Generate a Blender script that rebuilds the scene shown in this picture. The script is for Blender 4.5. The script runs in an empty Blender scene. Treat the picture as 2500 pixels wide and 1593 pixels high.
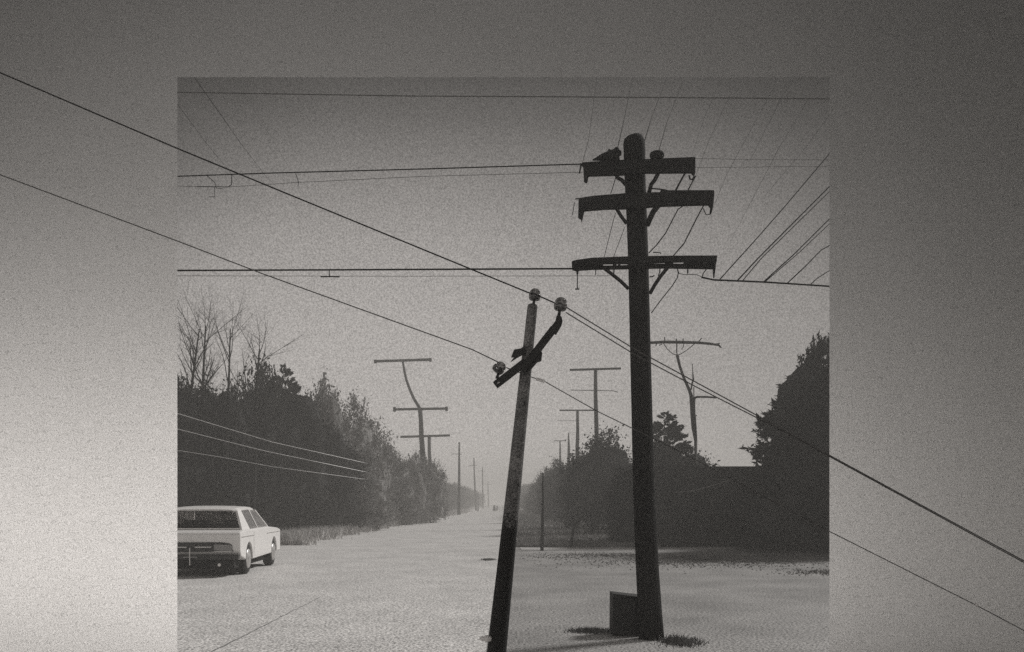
import bpy, bmesh, math, random
import numpy as np
from mathutils import Vector, Matrix

R = math.radians
F = 2080.0          # focal length in photo pixels
H = 1.5             # eye height
HY = 1228.0         # row of the horizon
random.seed(7)
sc = bpy.context.scene
COL = sc.collection

def P(px, py, Y):
    """photo direction + real distance -> a point of the place"""
    return Vector(((px - 1250.0) * Y / F, Y, H + (HY - py) * Y / F))

# ------------------------------------------------------------------ materials
def mat(name, c, rough=0.8, metal=0.0, nscale=None, namt=0.25, bump=0.0, grain=None, gamt=0.3, trans=0.0, spec=0.5, emit=None):
    m = bpy.data.materials.new(name); m.use_nodes = True
    nt = m.node_tree; nd = nt.nodes; lk = nt.links
    b = nd['Principled BSDF']
    if isinstance(c, (int, float)):
        c = (c * 1.015, c * 0.99, c * 0.97)
    b.inputs['Base Color'].default_value = (*c, 1)
    b.inputs['Roughness'].default_value = rough
    b.inputs['Metallic'].default_value = metal
    b.inputs['Specular IOR Level'].default_value = spec
    b.inputs['Transmission Weight'].default_value = trans
    tc = nd.new('ShaderNodeTexCoord')
    cur = None
    for s, a, det in ((nscale, namt, 5.0), (grain, gamt, 1.0)):
        if not s: continue
        n = nd.new('ShaderNodeTexNoise'); n.inputs['Scale'].default_value = s
        n.inputs['Detail'].default_value = det; n.inputs['Roughness'].default_value = 0.6
        lk.new(tc.outputs['Object'], n.inputs['Vector'])
        mr = nd.new('ShaderNodeMapRange')
        mr.inputs['From Min'].default_value = 0.3; mr.inputs['From Max'].default_value = 0.7
        mr.inputs['To Min'].default_value = 1 - a; mr.inputs['To Max'].default_value = 1 + a
        lk.new(n.outputs['Fac'], mr.inputs['Value'])
        if cur is None: cur = mr.outputs[0]
        else:
            mm = nd.new('ShaderNodeMath'); mm.operation = 'MULTIPLY'
            lk.new(cur, mm.inputs[0]); lk.new(mr.outputs[0], mm.inputs[1]); cur = mm.outputs[0]
        if bump:
            bp = nd.new('ShaderNodeBump'); bp.inputs['Strength'].default_value = bump
            bp.inputs['Distance'].default_value = 0.01
            lk.new(n.outputs['Fac'], bp.inputs['Height']); lk.new(bp.outputs[0], b.inputs['Normal'])
    if cur is not None:
        vm = nd.new('ShaderNodeVectorMath'); vm.operation = 'SCALE'
        vm.inputs[0].default_value = c; lk.new(cur, vm.inputs['Scale'])
        lk.new(vm.outputs[0], b.inputs['Base Color'])
    return m

M = dict(
    wall=mat('satin_sheet', (.85, .85, .84), rough=0.28, metal=1.0, nscale=1.3, namt=0.03, grain=150, gamt=0.45),
    ground=mat('pale_gravel', 0.30, rough=0.95, nscale=0.6, namt=0.28, grain=34, gamt=0.80, bump=0.5),
    road=mat('worn_pale_asphalt', 0.60, rough=0.92, nscale=0.8, namt=0.13, grain=34, gamt=0.70, bump=0.4),
    verge=mat('verge_soil', 0.30, rough=1, nscale=2.0, namt=0.35, grain=18, gamt=0.6),
    path=mat('pale_footpath', 0.50, rough=0.95, nscale=1.5, namt=0.1, grain=25, gamt=0.4),
    seam=mat('tar_seam', 0.22, rough=0.9, nscale=6, namt=0.5),
    pole=mat('creosoted_wood', 0.022, rough=0.85, nscale=9, namt=0.35, bump=0.3),
    greywood=mat('speckled_grey_wood', 0.15, rough=0.95, nscale=7, namt=0.45, grain=90, gamt=.7, bump=.3),
    bigpole=mat('tarred_wood', 0.018, rough=0.95, nscale=8, namt=0.25, spec=0.15),
    farpole=mat('weathered_pole_wood', 0.045, rough=0.95, nscale=8, namt=0.3, spec=0.2),
    palepole=mat('bleached_pole_wood', 0.20, rough=0.9, nscale=8, namt=0.3),
    iron=mat('black_iron', 0.02, rough=0.6, metal=0.3, nscale=20, namt=0.3),
    glass=mat('dark_insulator_glass', 0.24, rough=0.12, trans=0.9, nscale=14, namt=0.2),
    chip=mat('bare_wood', 0.5, rough=0.8, nscale=30, namt=0.3),
    glint=mat('glint_white', 0.85, rough=0.25, nscale=20, namt=0.05),  # white for the added glint beads and the bright spot
    wire=mat('dark_wire', 0.02, rough=0.95, nscale=30, namt=0.2, spec=0.05),
    greywire=mat('grey_wire', 0.12, rough=0.95, nscale=30, namt=0.2, spec=0.05),
    palewire=mat('bright_aluminium_wire', 0.45, rough=0.45, metal=0.2, nscale=40, namt=0.25),
    box=mat('dark_steel_box', 0.014, rough=0.7, nscale=12, namt=0.3),
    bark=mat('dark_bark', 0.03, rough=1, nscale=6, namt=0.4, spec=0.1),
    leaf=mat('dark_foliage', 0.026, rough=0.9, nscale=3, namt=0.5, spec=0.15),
    leaf_lit=mat('sun_paled_foliage', 0.27, rough=0.9, nscale=3, namt=0.6, spec=0.15),  # paler copy of the leaf colour, standing in for sun and haze
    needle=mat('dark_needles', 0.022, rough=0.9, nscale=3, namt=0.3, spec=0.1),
    drygrass=mat('dry_grass', 0.55, rough=0.95, nscale=4, namt=0.5),
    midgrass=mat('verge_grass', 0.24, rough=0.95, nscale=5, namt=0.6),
    shade_lawn=mat('tree_shade_lawn', 0.17, rough=0.95, nscale=1.2, namt=0.5),  # grass colour that carries tree shade on the ground
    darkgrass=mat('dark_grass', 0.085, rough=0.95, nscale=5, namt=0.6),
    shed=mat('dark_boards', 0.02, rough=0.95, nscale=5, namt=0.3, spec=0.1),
    paint=mat('white_car_paint', 0.88, rough=0.30, nscale=2, namt=0.04, grain=60, gamt=0.06),
    dark=mat('car_dark_panel', 0.025, rough=0.5, nscale=10, namt=0.3),
    under=mat('car_underside', 0.012, rough=0.95, nscale=8, namt=0.3),
    chrome=mat('chrome_trim', 0.75, rough=0.25, metal=0.9, nscale=20, namt=0.1),
    lamp=mat('tail_lamp_lens', 0.27, rough=0.35, nscale=60, namt=0.4),
    window=mat('car_window_glass', 0.62, rough=0.02, trans=1.0, nscale=3, namt=0.1),
    seat=mat('car_seat_vinyl', 0.07, rough=.7, nscale=8, namt=.3),
    tyre=mat('tyre_rubber', 0.02, rough=0.9, nscale=14, namt=0.2),
    rim=mat('wheel_cover', 0.6, rough=0.35, metal=0.5, nscale=14, namt=0.15),
    plate=mat('number_plate', 0.35, rough=0.6, nscale=30, namt=0.2),
)

def tar_stain(m, z0, fade):
    """tar brushed over the foot of a pole, ending in a blotchy edge at height z0"""
    nt = m.node_tree; nd = nt.nodes; lk = nt.links
    b = nd['Principled BSDF']; src = b.inputs['Base Color'].links[0].from_socket
    tc = nd.new('ShaderNodeTexCoord'); sp = nd.new('ShaderNodeSeparateXYZ'); lk.new(tc.outputs['Object'], sp.inputs[0])
    n = nd.new('ShaderNodeTexNoise'); n.inputs['Scale'].default_value = 45; n.inputs['Detail'].default_value = 4; lk.new(tc.outputs['Object'], n.inputs['Vector'])
    ma = nd.new('ShaderNodeMath'); ma.operation = 'MULTIPLY_ADD'; lk.new(n.outputs['Fac'], ma.inputs[0]); ma.inputs[1].default_value = fade; lk.new(sp.outputs[2], ma.inputs[2])
    mr = nd.new('ShaderNodeMapRange'); lk.new(ma.outputs[0], mr.inputs['Value']); mr.inputs['From Min'].default_value = z0 + fade * .5 - .04; mr.inputs['From Max'].default_value = z0 + fade * .5 + .04
    mx = nd.new('ShaderNodeMix'); mx.data_type = 'RGBA'; lk.new(mr.outputs[0], mx.inputs[0])
    mx.inputs[6].default_value = (.009, .0085, .008, 1); lk.new(src, mx.inputs[7]); lk.new(mx.outputs[2], b.inputs['Base Color'])
tar_stain(M['greywood'], 1.38, .45)

# ------------------------------------------------------------------ mesh helpers
def new(): return bmesh.new()

def tube(bm, pts, r, n=8, cap=True):
    pts = [Vector(p) for p in pts]
    if not isinstance(r, (list, tuple)): r = [r] * len(pts)
    rings = []
    ref = None
    for i, p in enumerate(pts):
        if i == 0: d = pts[1] - pts[0]
        elif i == len(pts) - 1: d = pts[-1] - pts[-2]
        else: d = (pts[i + 1] - pts[i]).normalized() + (pts[i] - pts[i - 1]).normalized()
        d.normalize()
        if ref is None:
            ref = Vector((0, 1, 0)) if abs(d.y) < 0.9 else Vector((1, 0, 0))
        u = d.cross(ref).normalized(); v = d.cross(u).normalized()
        rings.append([bm.verts.new(p + (u * math.cos(2 * math.pi * k / n) + v * math.sin(2 * math.pi * k / n)) * r[i]) for k in range(n)])
    for a, b in zip(rings, rings[1:]):
        for k in range(n):
            bm.faces.new((a[k], a[(k + 1) % n], b[(k + 1) % n], b[k]))
    if cap:
        bm.faces.new(rings[0][::-1]); bm.faces.new(rings[-1])
    return bm

def box(bm, lo, hi, mtx=None):
    lo = Vector(lo); hi = Vector(hi)
    r = bmesh.ops.create_cube(bm, size=1.0)
    c = (lo + hi) / 2; s = hi - lo
    for v in r['verts']:
        v.co = Vector((v.co.x * s.x, v.co.y * s.y, v.co.z * s.z)) + c
        if mtx: v.co = mtx @ v.co
    return bm

def beam(bm, a, b, w, d):
    """squared timber from a to b, w across (in the x-z plane), d deep (y)"""
    a = Vector(a); b = Vector(b); t = (b - a).normalized()
    n = t.cross(Vector((0, 1, 0))).normalized() * w / 2
    y = Vector((0, d / 2, 0))
    vs = [bm.verts.new(p + s * n + q * y) for p in (a, b) for s, q in ((-1, -1), (1, -1), (1, 1), (-1, 1))]
    for f in ((0, 1, 2, 3), (7, 6, 5, 4), (0, 4, 5, 1), (1, 5, 6, 2), (2, 6, 7, 3), (3, 7, 4, 0)):
        bm.faces.new([vs[i] for i in f])
    return bm

def prism(bm, outline, y0, y1):
    """outline of (x, z) points given depth from y0 to y1"""
    a = [bm.verts.new((x, y0, z)) for x, z in outline]
    b = [bm.verts.new((x, y1, z)) for x, z in outline]
    bm.faces.new(a); bm.faces.new(b[::-1])
    n = len(a)
    for i in range(n):
        bm.faces.new((a[i], b[i], b[(i + 1) % n], a[(i + 1) % n]))
    return bm

def lathe(bm, prof, mtx=Matrix(), n=16):
    rings = []
    for r, z in prof:
        rings.append([bm.verts.new(mtx @ Vector((r * math.cos(2 * math.pi * k / n), r * math.sin(2 * math.pi * k / n), z))) for k in range(n)])
    for a, b in zip(rings, rings[1:]):
        for k in range(n):
            bm.faces.new((a[k], a[(k + 1) % n], b[(k + 1) % n], b[k]))
    bm.faces.new(rings[0][::-1]); bm.faces.new(rings[-1])
    return bm

def tag(o, label=None, cat=None, group=None, kind=None):
    for k, v in (('label', label), ('category', cat), ('group', group), ('kind', kind)):
        if v: o[k] = v
    return o

def thing(name, loc, label, cat, group=None, rz=0):
    o = bpy.data.objects.new(name, None); COL.objects.link(o)
    o.location = loc; o.rotation_euler.z = rz; o.empty_display_size = 0.2
    return tag(o, label, cat, group)

def obj(name, bm, m, parent=None, base=None, smooth=False, bevel=0, local=False, recalc=True):
    """link bm as one mesh; world coordinates are made local to the parent / base point"""
    if recalc: bmesh.ops.recalc_face_normals(bm, faces=bm.faces[:])
    off = Vector((0, 0, 0))
    if not local:
        root = parent
        while root is not None:
            off += root.location; root = root.parent
        if base is not None: off = Vector(base)
    if off.length: bmesh.ops.translate(bm, verts=bm.verts[:], vec=-off)
    me = bpy.data.meshes.new(name); bm.to_mesh(me); bm.free()
    me.materials.append(M[m])
    if smooth:
        for p in me.polygons: p.use_smooth = True
    o = bpy.data.objects.new(name, me); COL.objects.link(o)
    if parent is not None: o.parent = parent
    elif base is not None: o.location = base
    if bevel:
        b = o.modifiers.new('bevel', 'BEVEL'); b.width = bevel; b.segments = 2; b.limit_method = 'ANGLE'
    return o

def mesh_np(name, verts, faces, m):
    me = bpy.data.meshes.new(name); me.from_pydata(verts.tolist() if hasattr(verts, 'tolist') else verts, [], faces if isinstance(faces, list) else faces.tolist())
    me.materials.append(M[m]); me.update()
    return me

def link(name, me, parent=None, loc=(0, 0, 0)):
    o = bpy.data.objects.new(name, me); COL.objects.link(o); o.location = loc
    if parent is not None: o.parent = parent
    return o

# ------------------------------------------------------------------ setting: ground, road, verge, path
def road_x(off, Y): return off - 0.0072 * Y

bm = new(); s = [bm.verts.new(v) for v in ((-300, -40, 0), (300, -40, 0), (300, 480, 0), (-300, 480, 0))]; bm.faces.new(s)
tag(obj('ground', bm, 'ground'), kind='structure')
bm = new()
s = [bm.verts.new((road_x(x, y), y, 0.006)) for x, y in ((-8.2, -35), (-0.2, -35), (-0.2, 475), (-6.5, 475))]; bm.faces.new(s)
tag(obj('road', bm, 'road'), kind='structure')
bm = new()
rng = random.Random(3)
ys = [7.8 + i * 0.16 for i in range(36)]
L = [(-2.94 + rng.uniform(-.012, .012) - 0.0072 * y, y) for y in ys]
a = [bm.verts.new((x - 0.011 * (1 - i / 60), y, 0.010)) for i, (x, y) in enumerate(L)]
b = [bm.verts.new((x + 0.011 * (1 - i / 60), y, 0.010)) for i, (x, y) in enumerate(L)]
for i in range(len(L) - 1): bm.faces.new((a[i], b[i], b[i + 1], a[i + 1]))
tag(obj('pavement_seam', bm, 'seam'), kind='structure')
bm = new()
s = [bm.verts.new((x, y, 0.006)) for x, y in ((0.15, 28.6), (40, 28.6), (40, 470), (-2.5, 470))]; bm.faces.new(s)
tag(obj('verge', bm, 'verge'), kind='structure')
bm = new()
s = [bm.verts.new((x, y, 0.012)) for x, y in ((0.3, 26.9), (7.4, 27.1), (7.4, 28.42), (0.25, 28.4))]; bm.faces.new(s)
tag(obj('footpath', bm, 'path'), kind='structure')

# low grass: blades gathered in patches
def blades(pts, hmin, hmax, w, seed=1, spread=0.5):
    rs = np.random.RandomState(seed); pts = np.asarray(pts, float); n = len(pts)
    h = rs.uniform(hmin, hmax, n); a = rs.uniform(0, math.pi, n); lean = rs.uniform(-spread, spread, (n, 2)) * h[:, None]
    dx = np.cos(a) * w / 2; dy = np.sin(a) * w / 2
    v = np.zeros((n, 3, 3)); v[:, 0, 0] = pts[:, 0] - dx; v[:, 0, 1] = pts[:, 1] - dy
    v[:, 1, 0] = pts[:, 0] + dx; v[:, 1, 1] = pts[:, 1] + dy
    v[:, 2, 0] = pts[:, 0] + lean[:, 0]; v[:, 2, 1] = pts[:, 1] + lean[:, 1]; v[:, 2, 2] = h
    return v.reshape(-1, 3), np.arange(n * 3).reshape(-1, 3)

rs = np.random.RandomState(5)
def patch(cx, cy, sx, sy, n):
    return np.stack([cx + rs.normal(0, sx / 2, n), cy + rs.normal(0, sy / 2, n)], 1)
# dry verge grass to the right of the road
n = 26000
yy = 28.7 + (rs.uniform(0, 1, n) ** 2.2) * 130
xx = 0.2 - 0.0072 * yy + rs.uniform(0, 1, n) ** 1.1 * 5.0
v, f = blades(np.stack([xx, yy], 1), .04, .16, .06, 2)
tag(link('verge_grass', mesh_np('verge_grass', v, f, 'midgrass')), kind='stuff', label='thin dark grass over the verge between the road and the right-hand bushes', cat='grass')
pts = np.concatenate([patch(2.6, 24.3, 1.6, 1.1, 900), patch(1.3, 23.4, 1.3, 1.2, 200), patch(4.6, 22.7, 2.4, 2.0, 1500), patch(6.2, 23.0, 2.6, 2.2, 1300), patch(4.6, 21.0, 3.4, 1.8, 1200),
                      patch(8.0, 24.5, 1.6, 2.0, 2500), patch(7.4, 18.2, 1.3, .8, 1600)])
v, f = blades(pts, .01, .035, .045, 3, 1.5)  # darker blades laid where the trees' shade falls
tag(link('shade_grass', mesh_np('shade_grass', v, f, 'shade_lawn')), kind='stuff', label='patchy grass darkened in colour for tree shade, before the footpath at right', cat='grass')
# pale weeds under the left-hand trees
n = 24000
yy = 30 + (rs.uniform(0, 1, n) ** 1.8) * 110
xx = -8.7 + 0.006 * yy + rs.normal(0, .45, n) + .25 * np.sin(yy * 1.3)
v, f = blades(np.stack([xx, yy], 1), .10, .55, .045, 4, .35)
tag(link('roadside_weeds', mesh_np('roadside_weeds', v, f, 'drygrass')), kind='stuff', label='pale dry weeds along the foot of the left-hand trees', cat='weeds')

# ------------------------------------------------------------------ added wall standing in for the hazy surround, with a square opening
YW, LEAN = 7.0, math.tan(R(5.0))
def wall():
    """a tall sheet-clad wall leaning back a little; the opening keeps its width as the wall recedes"""
    zt = (H + (HY - 189) * YW / F) / (1 - (HY - 189) * LEAN / F)
    xa, xb = (433 - 1250) / F, (2025 - 1250) / F
    X0, X1, ZT, T, e = -12.0, 12.0, 8.2, 0.12, 0.10
    bm = new()
    yy = lambda z: YW + z * LEAN
    def ring(k, back):
        o = T if back else 0
        return [(xa * YW - k, yy(0) + o, 0), (xa * yy(zt) - k, yy(zt + k) + o, zt + k), (xb * yy(zt) + k, yy(zt + k) + o, zt + k), (xb * YW + k, yy(0) + o, 0)]
    out = [(X0, 0), (X0, ZT), (X1, ZT), (X1, 0)]
    fo = [bm.verts.new((x, yy(z), z)) for x, z in out]; bo = [bm.verts.new((x, yy(z) + T, z)) for x, z in out]
    fi = [bm.verts.new(p) for p in ring(0, 0)]; bi = [bm.verts.new(p) for p in ring(e, 1)]
    for i in range(3):
        bm.faces.new((fo[i], fo[i + 1], fi[i + 1], fi[i])); bm.faces.new((bo[i + 1], bo[i], bi[i], bi[i + 1]))
        bm.faces.new((fo[i + 1], fo[i], bo[i], bo[i + 1])); bm.faces.new((fi[i], fi[i + 1], bi[i + 1], bi[i]))
    bm.faces.new((fo[0], fi[0], bi[0], bo[0])); bm.faces.new((fi[3], fo[3], bo[3], bi[3]))
    o = obj('wall', bm, 'wall', base=(0, YW, 0))
    tag(o, 'invented grainy grey wall standing in for the hazy surround, square opening onto the street', 'wall')
wall()

# ------------------------------------------------------------------ leaning pole in front of the wall
YL = 6.0
def insulator(parent, c, r, tilt, pin_to, Y=YL):
    mtx = Matrix.Translation(c) @ Matrix.Rotation(tilt, 4, 'Y')
    ins = obj('insulator', lathe(new(), [(r * .12, r * .93), (r * .42, r * .86), (r * .68, r * .68), (r * .86, r * .42), (r * .90, r * .18), (r * .82, r * .08), (r * .84, -r * .02), (r * 1.0, -r * .12), (r * 1.04, -r * .4), (r * .98, -r * .75), (r * .84, -r * 1.08), (r * .72, -r * 1.1), (r * .6, -r * .7), (r * .3, -r * .3)], mtx, 20), 'glass', parent, smooth=True)
    bm = tube(new(), [c - Vector((0, 0, r * .2)), (Vector(c) + Vector(pin_to)) / 2, pin_to], [r * .22, r * .2, r * .28], 8)
    obj('pin', bm, 'iron', ins, smooth=True)

def leaning_pole():
    b = P(1196.5, 1748, YL)
    t = thing('leaning_pole', b, 'slender dark leaning utility pole with crossed planks and glass insulators, standing before the wall', 'utility pole')
    top = P(1300, 749, YL)
    pts = [b.lerp(top, k / 14) for k in range(15)]
    rr = [.0765 + (.034 - .0765) * (k / 14) ** .9 for k in range(15)]
    rr[-1] = .0355; pts.append(top + Vector((.0007, 0, .012))); rr.append(.031); pts.append(top + Vector((.001, 0, .018))); rr.append(.02)
    obj('pole', tube(new(), pts, rr, 20), 'greywood', t, smooth=True)
    # lower left plank and the cranked upper right plank
    q = obj('crossarm', beam(new(), P(1209, 941, 5.90), P(1283, 884, 5.90), .050, .06), 'pole', t, bevel=.003)
    bm = new(); tube(bm, [P(1217, 935, 5.865) , P(1217, 935, 5.872)], .007, 10)
    for v in bm.verts: v.co.x += (v.co.z - P(1217, 935, 5.87).z) * .8
    obj('bare_spot', bm, 'chip', q)
    bm = new()
    beam(bm, P(1276, 902, 5.88), P(1352, 803, 5.88), .050, .055)
    q = obj('crossarm', bm, 'pole', t, bevel=.003)
    o = [P(x, y, 5.88) for x, y in ((1338, 809), (1356, 785), (1358, 774), (1363, 771), (1371, 776), (1373, 787), (1371, 795), (1358, 817))]
    obj('arm_tip', prism(new(), [(v.x, v.z) for v in o], 5.853, 5.907), 'pole', q, bevel=.002)
    o = [P(x, y, 5.90) for x, y in ((1268, 896), (1296, 860), (1318, 850), (1324, 863), (1322, 880), (1312, 883), (1296, 902), (1280, 915))]
    obj('bracket', prism(new(), [(v.x, v.z) for v in o], 5.89, 5.95), 'iron', t, bevel=.002)
    o = [P(x, y, 5.95) for x, y in ((1255, 855), (1272, 852), (1281, 845), (1284, 862), (1262, 874), (1247, 884), (1256, 872), (1248, 873))]
    obj('bracket', prism(new(), [(v.x, v.z) for v in o], 5.93, 5.97), 'iron', t, bevel=.001)
    insulator(t, P(1306, 718, YL), .041, 0.10, P(1302, 748, YL))
    insulator(t, P(1369, 741, 5.88), .045, 0.12, P(1364, 774, 5.88))
    insulator(t, P(1221, 897, 5.90), .042, 0.75, P(1213, 925, 5.90))
    # made-up white knob standing in for a bright spot low at left
    k = P(1186, 1560, 5.93)
    mtx = Matrix.Translation(k) @ Matrix.Rotation(R(90), 4, 'Y')
    obj('bright_spot', lathe(new(), [(.006, -.045), (.018, -.03), (.016, -.012), (.026, .0), (.026, .015), (.014, .04)], mtx, 12), 'glint', t, smooth=True)
leaning_pole()

# ------------------------------------------------------------------ the big dark pole
YP = 9.4
def big_pole():
    b = P(1591, 1560, YP)
    t = thing('utility_pole', b, 'massive black round-topped utility pole carrying three thick crossarms', 'utility pole')
    cl = [(1591, 1562, 62), (1587, 1500, 59), (1581, 1400, 56), (1572, 1200, 53), (1567, 1000, 51), (1562, 800, 50), (1558.5, 640, 49.5), (1554, 520, 50), (1550, 430, 51), (1549, 370, 53), (1548, 352, 53), (1548, 341, 48), (1548, 334, 38), (1547, 330, 20)]
    pts = [P(x, y, YP) for x, y, w in cl]; rr = [w * YP / F / 2 for x, y, w in cl]
    obj('pole', tube(new(), pts, rr, 24), 'bigpole', t, smooth=True)
    S = lambda x, y: (1370 + x / 4.383, 350 + y / 4.383)
    def arm(outl, y0, y1, slots=()):
        o = [P(*S(x, y), YP - .14) for x, y in outl]
        a = obj('crossarm', prism(new(), [(v.x, v.z) for v in o], y0, y1), 'bigpole', t, bevel=.006)
        return a
    y0, y1 = YP - .17, YP - .11
    arm([(213, 228), (235, 214), (560, 190), (900, 180), (1300, 162), (1420, 157), (1432, 165), (1432, 322), (1424, 352), (1410, 336), (1395, 318), (900, 322), (600, 345), (300, 352), (287, 370), (282, 420), (262, 422), (246, 405), (238, 250)], y0, y1)
    arm([(188, 595), (350, 570), (690, 543), (960, 534), (1060, 532), (1066, 498), (1100, 500), (1140, 512), (1632, 511), (1634, 560), (1625, 660), (1615, 715), (1603, 762), (1598, 690), (1575, 662), (1100, 676), (690, 704), (480, 708), (250, 727), (238, 780), (222, 850), (214, 815), (183, 795)], y0, y1)
    # lowest arm: two timbers with a slot of daylight between them, joined by blocks
    arm([(110, 1272), (160, 1255), (330, 1232), (720, 1217), (1190, 1210), (1665, 1208), (1662, 1240), (1660, 1276), (1300, 1280), (700, 1299), (300, 1303), (114, 1300)], y0, YP - .14)
    arm([(116, 1309), (300, 1311), (700, 1304), (970, 1287), (1300, 1288), (1658, 1281), (1655, 1335), (1640, 1441), (1632, 1440), (1628, 1345), (1100, 1337), (720, 1345), (330, 1352), (190, 1362), (180, 1412), (168, 1412), (162, 1366), (122, 1356)], YP - .139, y1)
    for x0, x1, yc in ((116, 450, 1306), (556, 590, 1303), (612, 632, 1303), (712, 968, 1296), (1112, 1198, 1286), (1312, 1656, 1282)):
        a = P(*S(x0, yc + 14), YP - .14); c = P(*S(x1, yc - 14), YP - .14)
        obj('spacer_block', box(new(), (a.x, y0 + .01, a.z), (c.x, y1 - .01, c.z)), 'bigpole', t)
    def brace(pts, r):
        obj('brace', tube(new(), [P(*S(x, y), YP - .14) for x, y in pts], r, 8), 'bigpole', t, smooth=True)
    brace([(585, 330), (605, 372), (650, 395), (690, 445)], .022)
    brace([(1048, 300), (1005, 390), (965, 440), (940, 530)], .022)
    brace([(580, 680), (640, 780), (700, 860)], .020)
    brace([(1045, 660), (985, 735), (950, 810), (918, 880)], .030)
    brace([(455, 1335), (540, 1400), (640, 1480), (722, 1560)], .020)
    brace([(1145, 1325), (1060, 1430), (1000, 1520), (950, 1610)], .020)
    # small hardware: pins, hooks, hanging rod
    def rod(name, pts, r, m='iron', raw=False):
        obj(name, tube(new(), [P(*(p if raw else S(*p)), YP - .14) for p in pts], r, 6), m, t, smooth=True)
    rod('hanging_rod', [(175, 1400), (174, 1470), (172, 1560)], .006)
    rod('rod_foot', [(150, 1562), (195, 1562)], .008)
    rod('pin', [(370, 1345), (368, 1410)], .005)
    rod('pin', [(566, 1340), (564, 1392)], .007)
    rod('pin', [(1355, 1330), (1354, 1396)], .008)
    rod('hook', [(1058, 1335), (1055, 1380), (1040, 1420), (1062, 1428)], .007)
    rod('hook', [(1245, 1335), (1250, 1370), (1256, 1392)], .007)
    rod('step_iron', [(975, 486), (1050, 492), (1100, 500)], .008)
    rod('step_iron', [(985, 1168), (1062, 1173), (1066, 1186)], .006)
    rod('step_iron', [(945, 1432), (980, 1428), (995, 1415)], .007)
    rod('hook', [(1370, 345), (1378, 385), (1405, 390), (1425, 355)], .010)
    rod('hook', [(1520, 700), (1550, 765), (1590, 762), (1600, 700)], .006)
    rod('hook', [(212, 215), (208, 260), (195, 325)], .008)
    rod('hook', [(150, 598), (190, 592)], .007); rod('hook', [(143, 635), (130, 720), (120, 770)], .004)
    # insulators on top of the upper arm
    c = P(*S(1025, 156), YP - .14)
    obj('insulator', lathe(new(), [(.035, -.03), (.05, -.01), (.075, .005), (.082, .03), (.07, .055), (.035, .065)], Matrix.Translation(c), 14), 'bigpole', t, smooth=True)
    bm = new(); tube(bm, [P(*S(575, 190), YP - .14), P(*S(572, 110), YP - .14), P(*S(600, 50), YP - .14)], [.055, .05, .02], 8)
    tube(bm, [P(*S(525, 92), YP - .14), P(*S(585, 112), YP - .14), P(*S(642, 106), YP - .14)], [.022, .055, .026], 8)
    tube(bm, [P(*S(508, 66), YP - .14), P(*S(540, 108), YP - .14)], [.012, .024], 6)
    obj('insulator', bm, 'bigpole', t, smooth=True)
    obj('strain_clamp', tube(new(), [P(*S(335, 182), YP - .14), P(*S(440, 152), YP - .14), P(*S(510, 138), YP - .14), P(*S(575, 150), YP - .14)], [.006, .04, .06, .05], 8), 'bigpole', t, smooth=True)
big_pole()

def base_box():
    b = P(1534, 1535, 9.75)
    t = thing('cabinet', (b.x, 9.75, 0), 'small black steel box on the ground against the left of the massive pole', 'utility box')
    o = [P(x, y, 9.6) for x, y in ((1495, 1449), (1560, 1456.5), (1570, 1458), (1570, 1552), (1494, 1548))]
    oo = [(v.x, max(v.z, 0.0)) for v in o]
    obj('cabinet_body', prism(new(), oo, 9.56, 9.86), 'box', t, bevel=.006)
    o = [P(x, y, 9.6) for x, y in ((1500, 1460), (1552, 1466), (1552, 1528), (1500, 1526))]
    q = obj('door', prism(new(), [(v.x, v.z) for v in o], 9.545, 9.557), 'box', t, bevel=.003)
    a = P(1547, 1494, 9.54)
    obj('latch', box(new(), (a.x - .008, 9.53, a.z - .02), (a.x + .008, 9.545, a.z + .02)), 'iron', q)
base_box()
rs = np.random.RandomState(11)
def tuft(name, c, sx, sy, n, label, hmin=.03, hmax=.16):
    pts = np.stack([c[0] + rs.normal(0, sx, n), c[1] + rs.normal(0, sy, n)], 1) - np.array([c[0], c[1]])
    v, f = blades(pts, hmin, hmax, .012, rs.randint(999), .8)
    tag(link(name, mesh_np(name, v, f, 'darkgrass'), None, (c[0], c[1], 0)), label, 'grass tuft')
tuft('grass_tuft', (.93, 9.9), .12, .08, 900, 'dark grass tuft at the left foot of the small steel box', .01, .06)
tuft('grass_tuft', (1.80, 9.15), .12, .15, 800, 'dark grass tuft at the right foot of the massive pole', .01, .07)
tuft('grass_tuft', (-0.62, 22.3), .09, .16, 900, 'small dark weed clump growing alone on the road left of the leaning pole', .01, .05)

# ------------------------------------------------------------------ wires
def wire(label, pts, r, m='wire', group=None, ext=(0, 0), name='overhead_wire', cat='wire'):
    q = [P(*p) for p in pts]
    if ext[0]: q.insert(0, q[0] + (q[0] - q[1]).normalized() * ext[0])
    if ext[1]: q.append(q[-1] + (q[-1] - q[-2]).normalized() * ext[1])
    o = obj(name, tube(new(), q, r if isinstance(r, (int, float)) else [r[0] + (r[1] - r[0]) * min(1, 1.5 * i / (len(q) - 1)) for i in range(len(q))], 6), m, base=q[0].copy(), smooth=True)
    return tag(o, label, cat, group)

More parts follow.
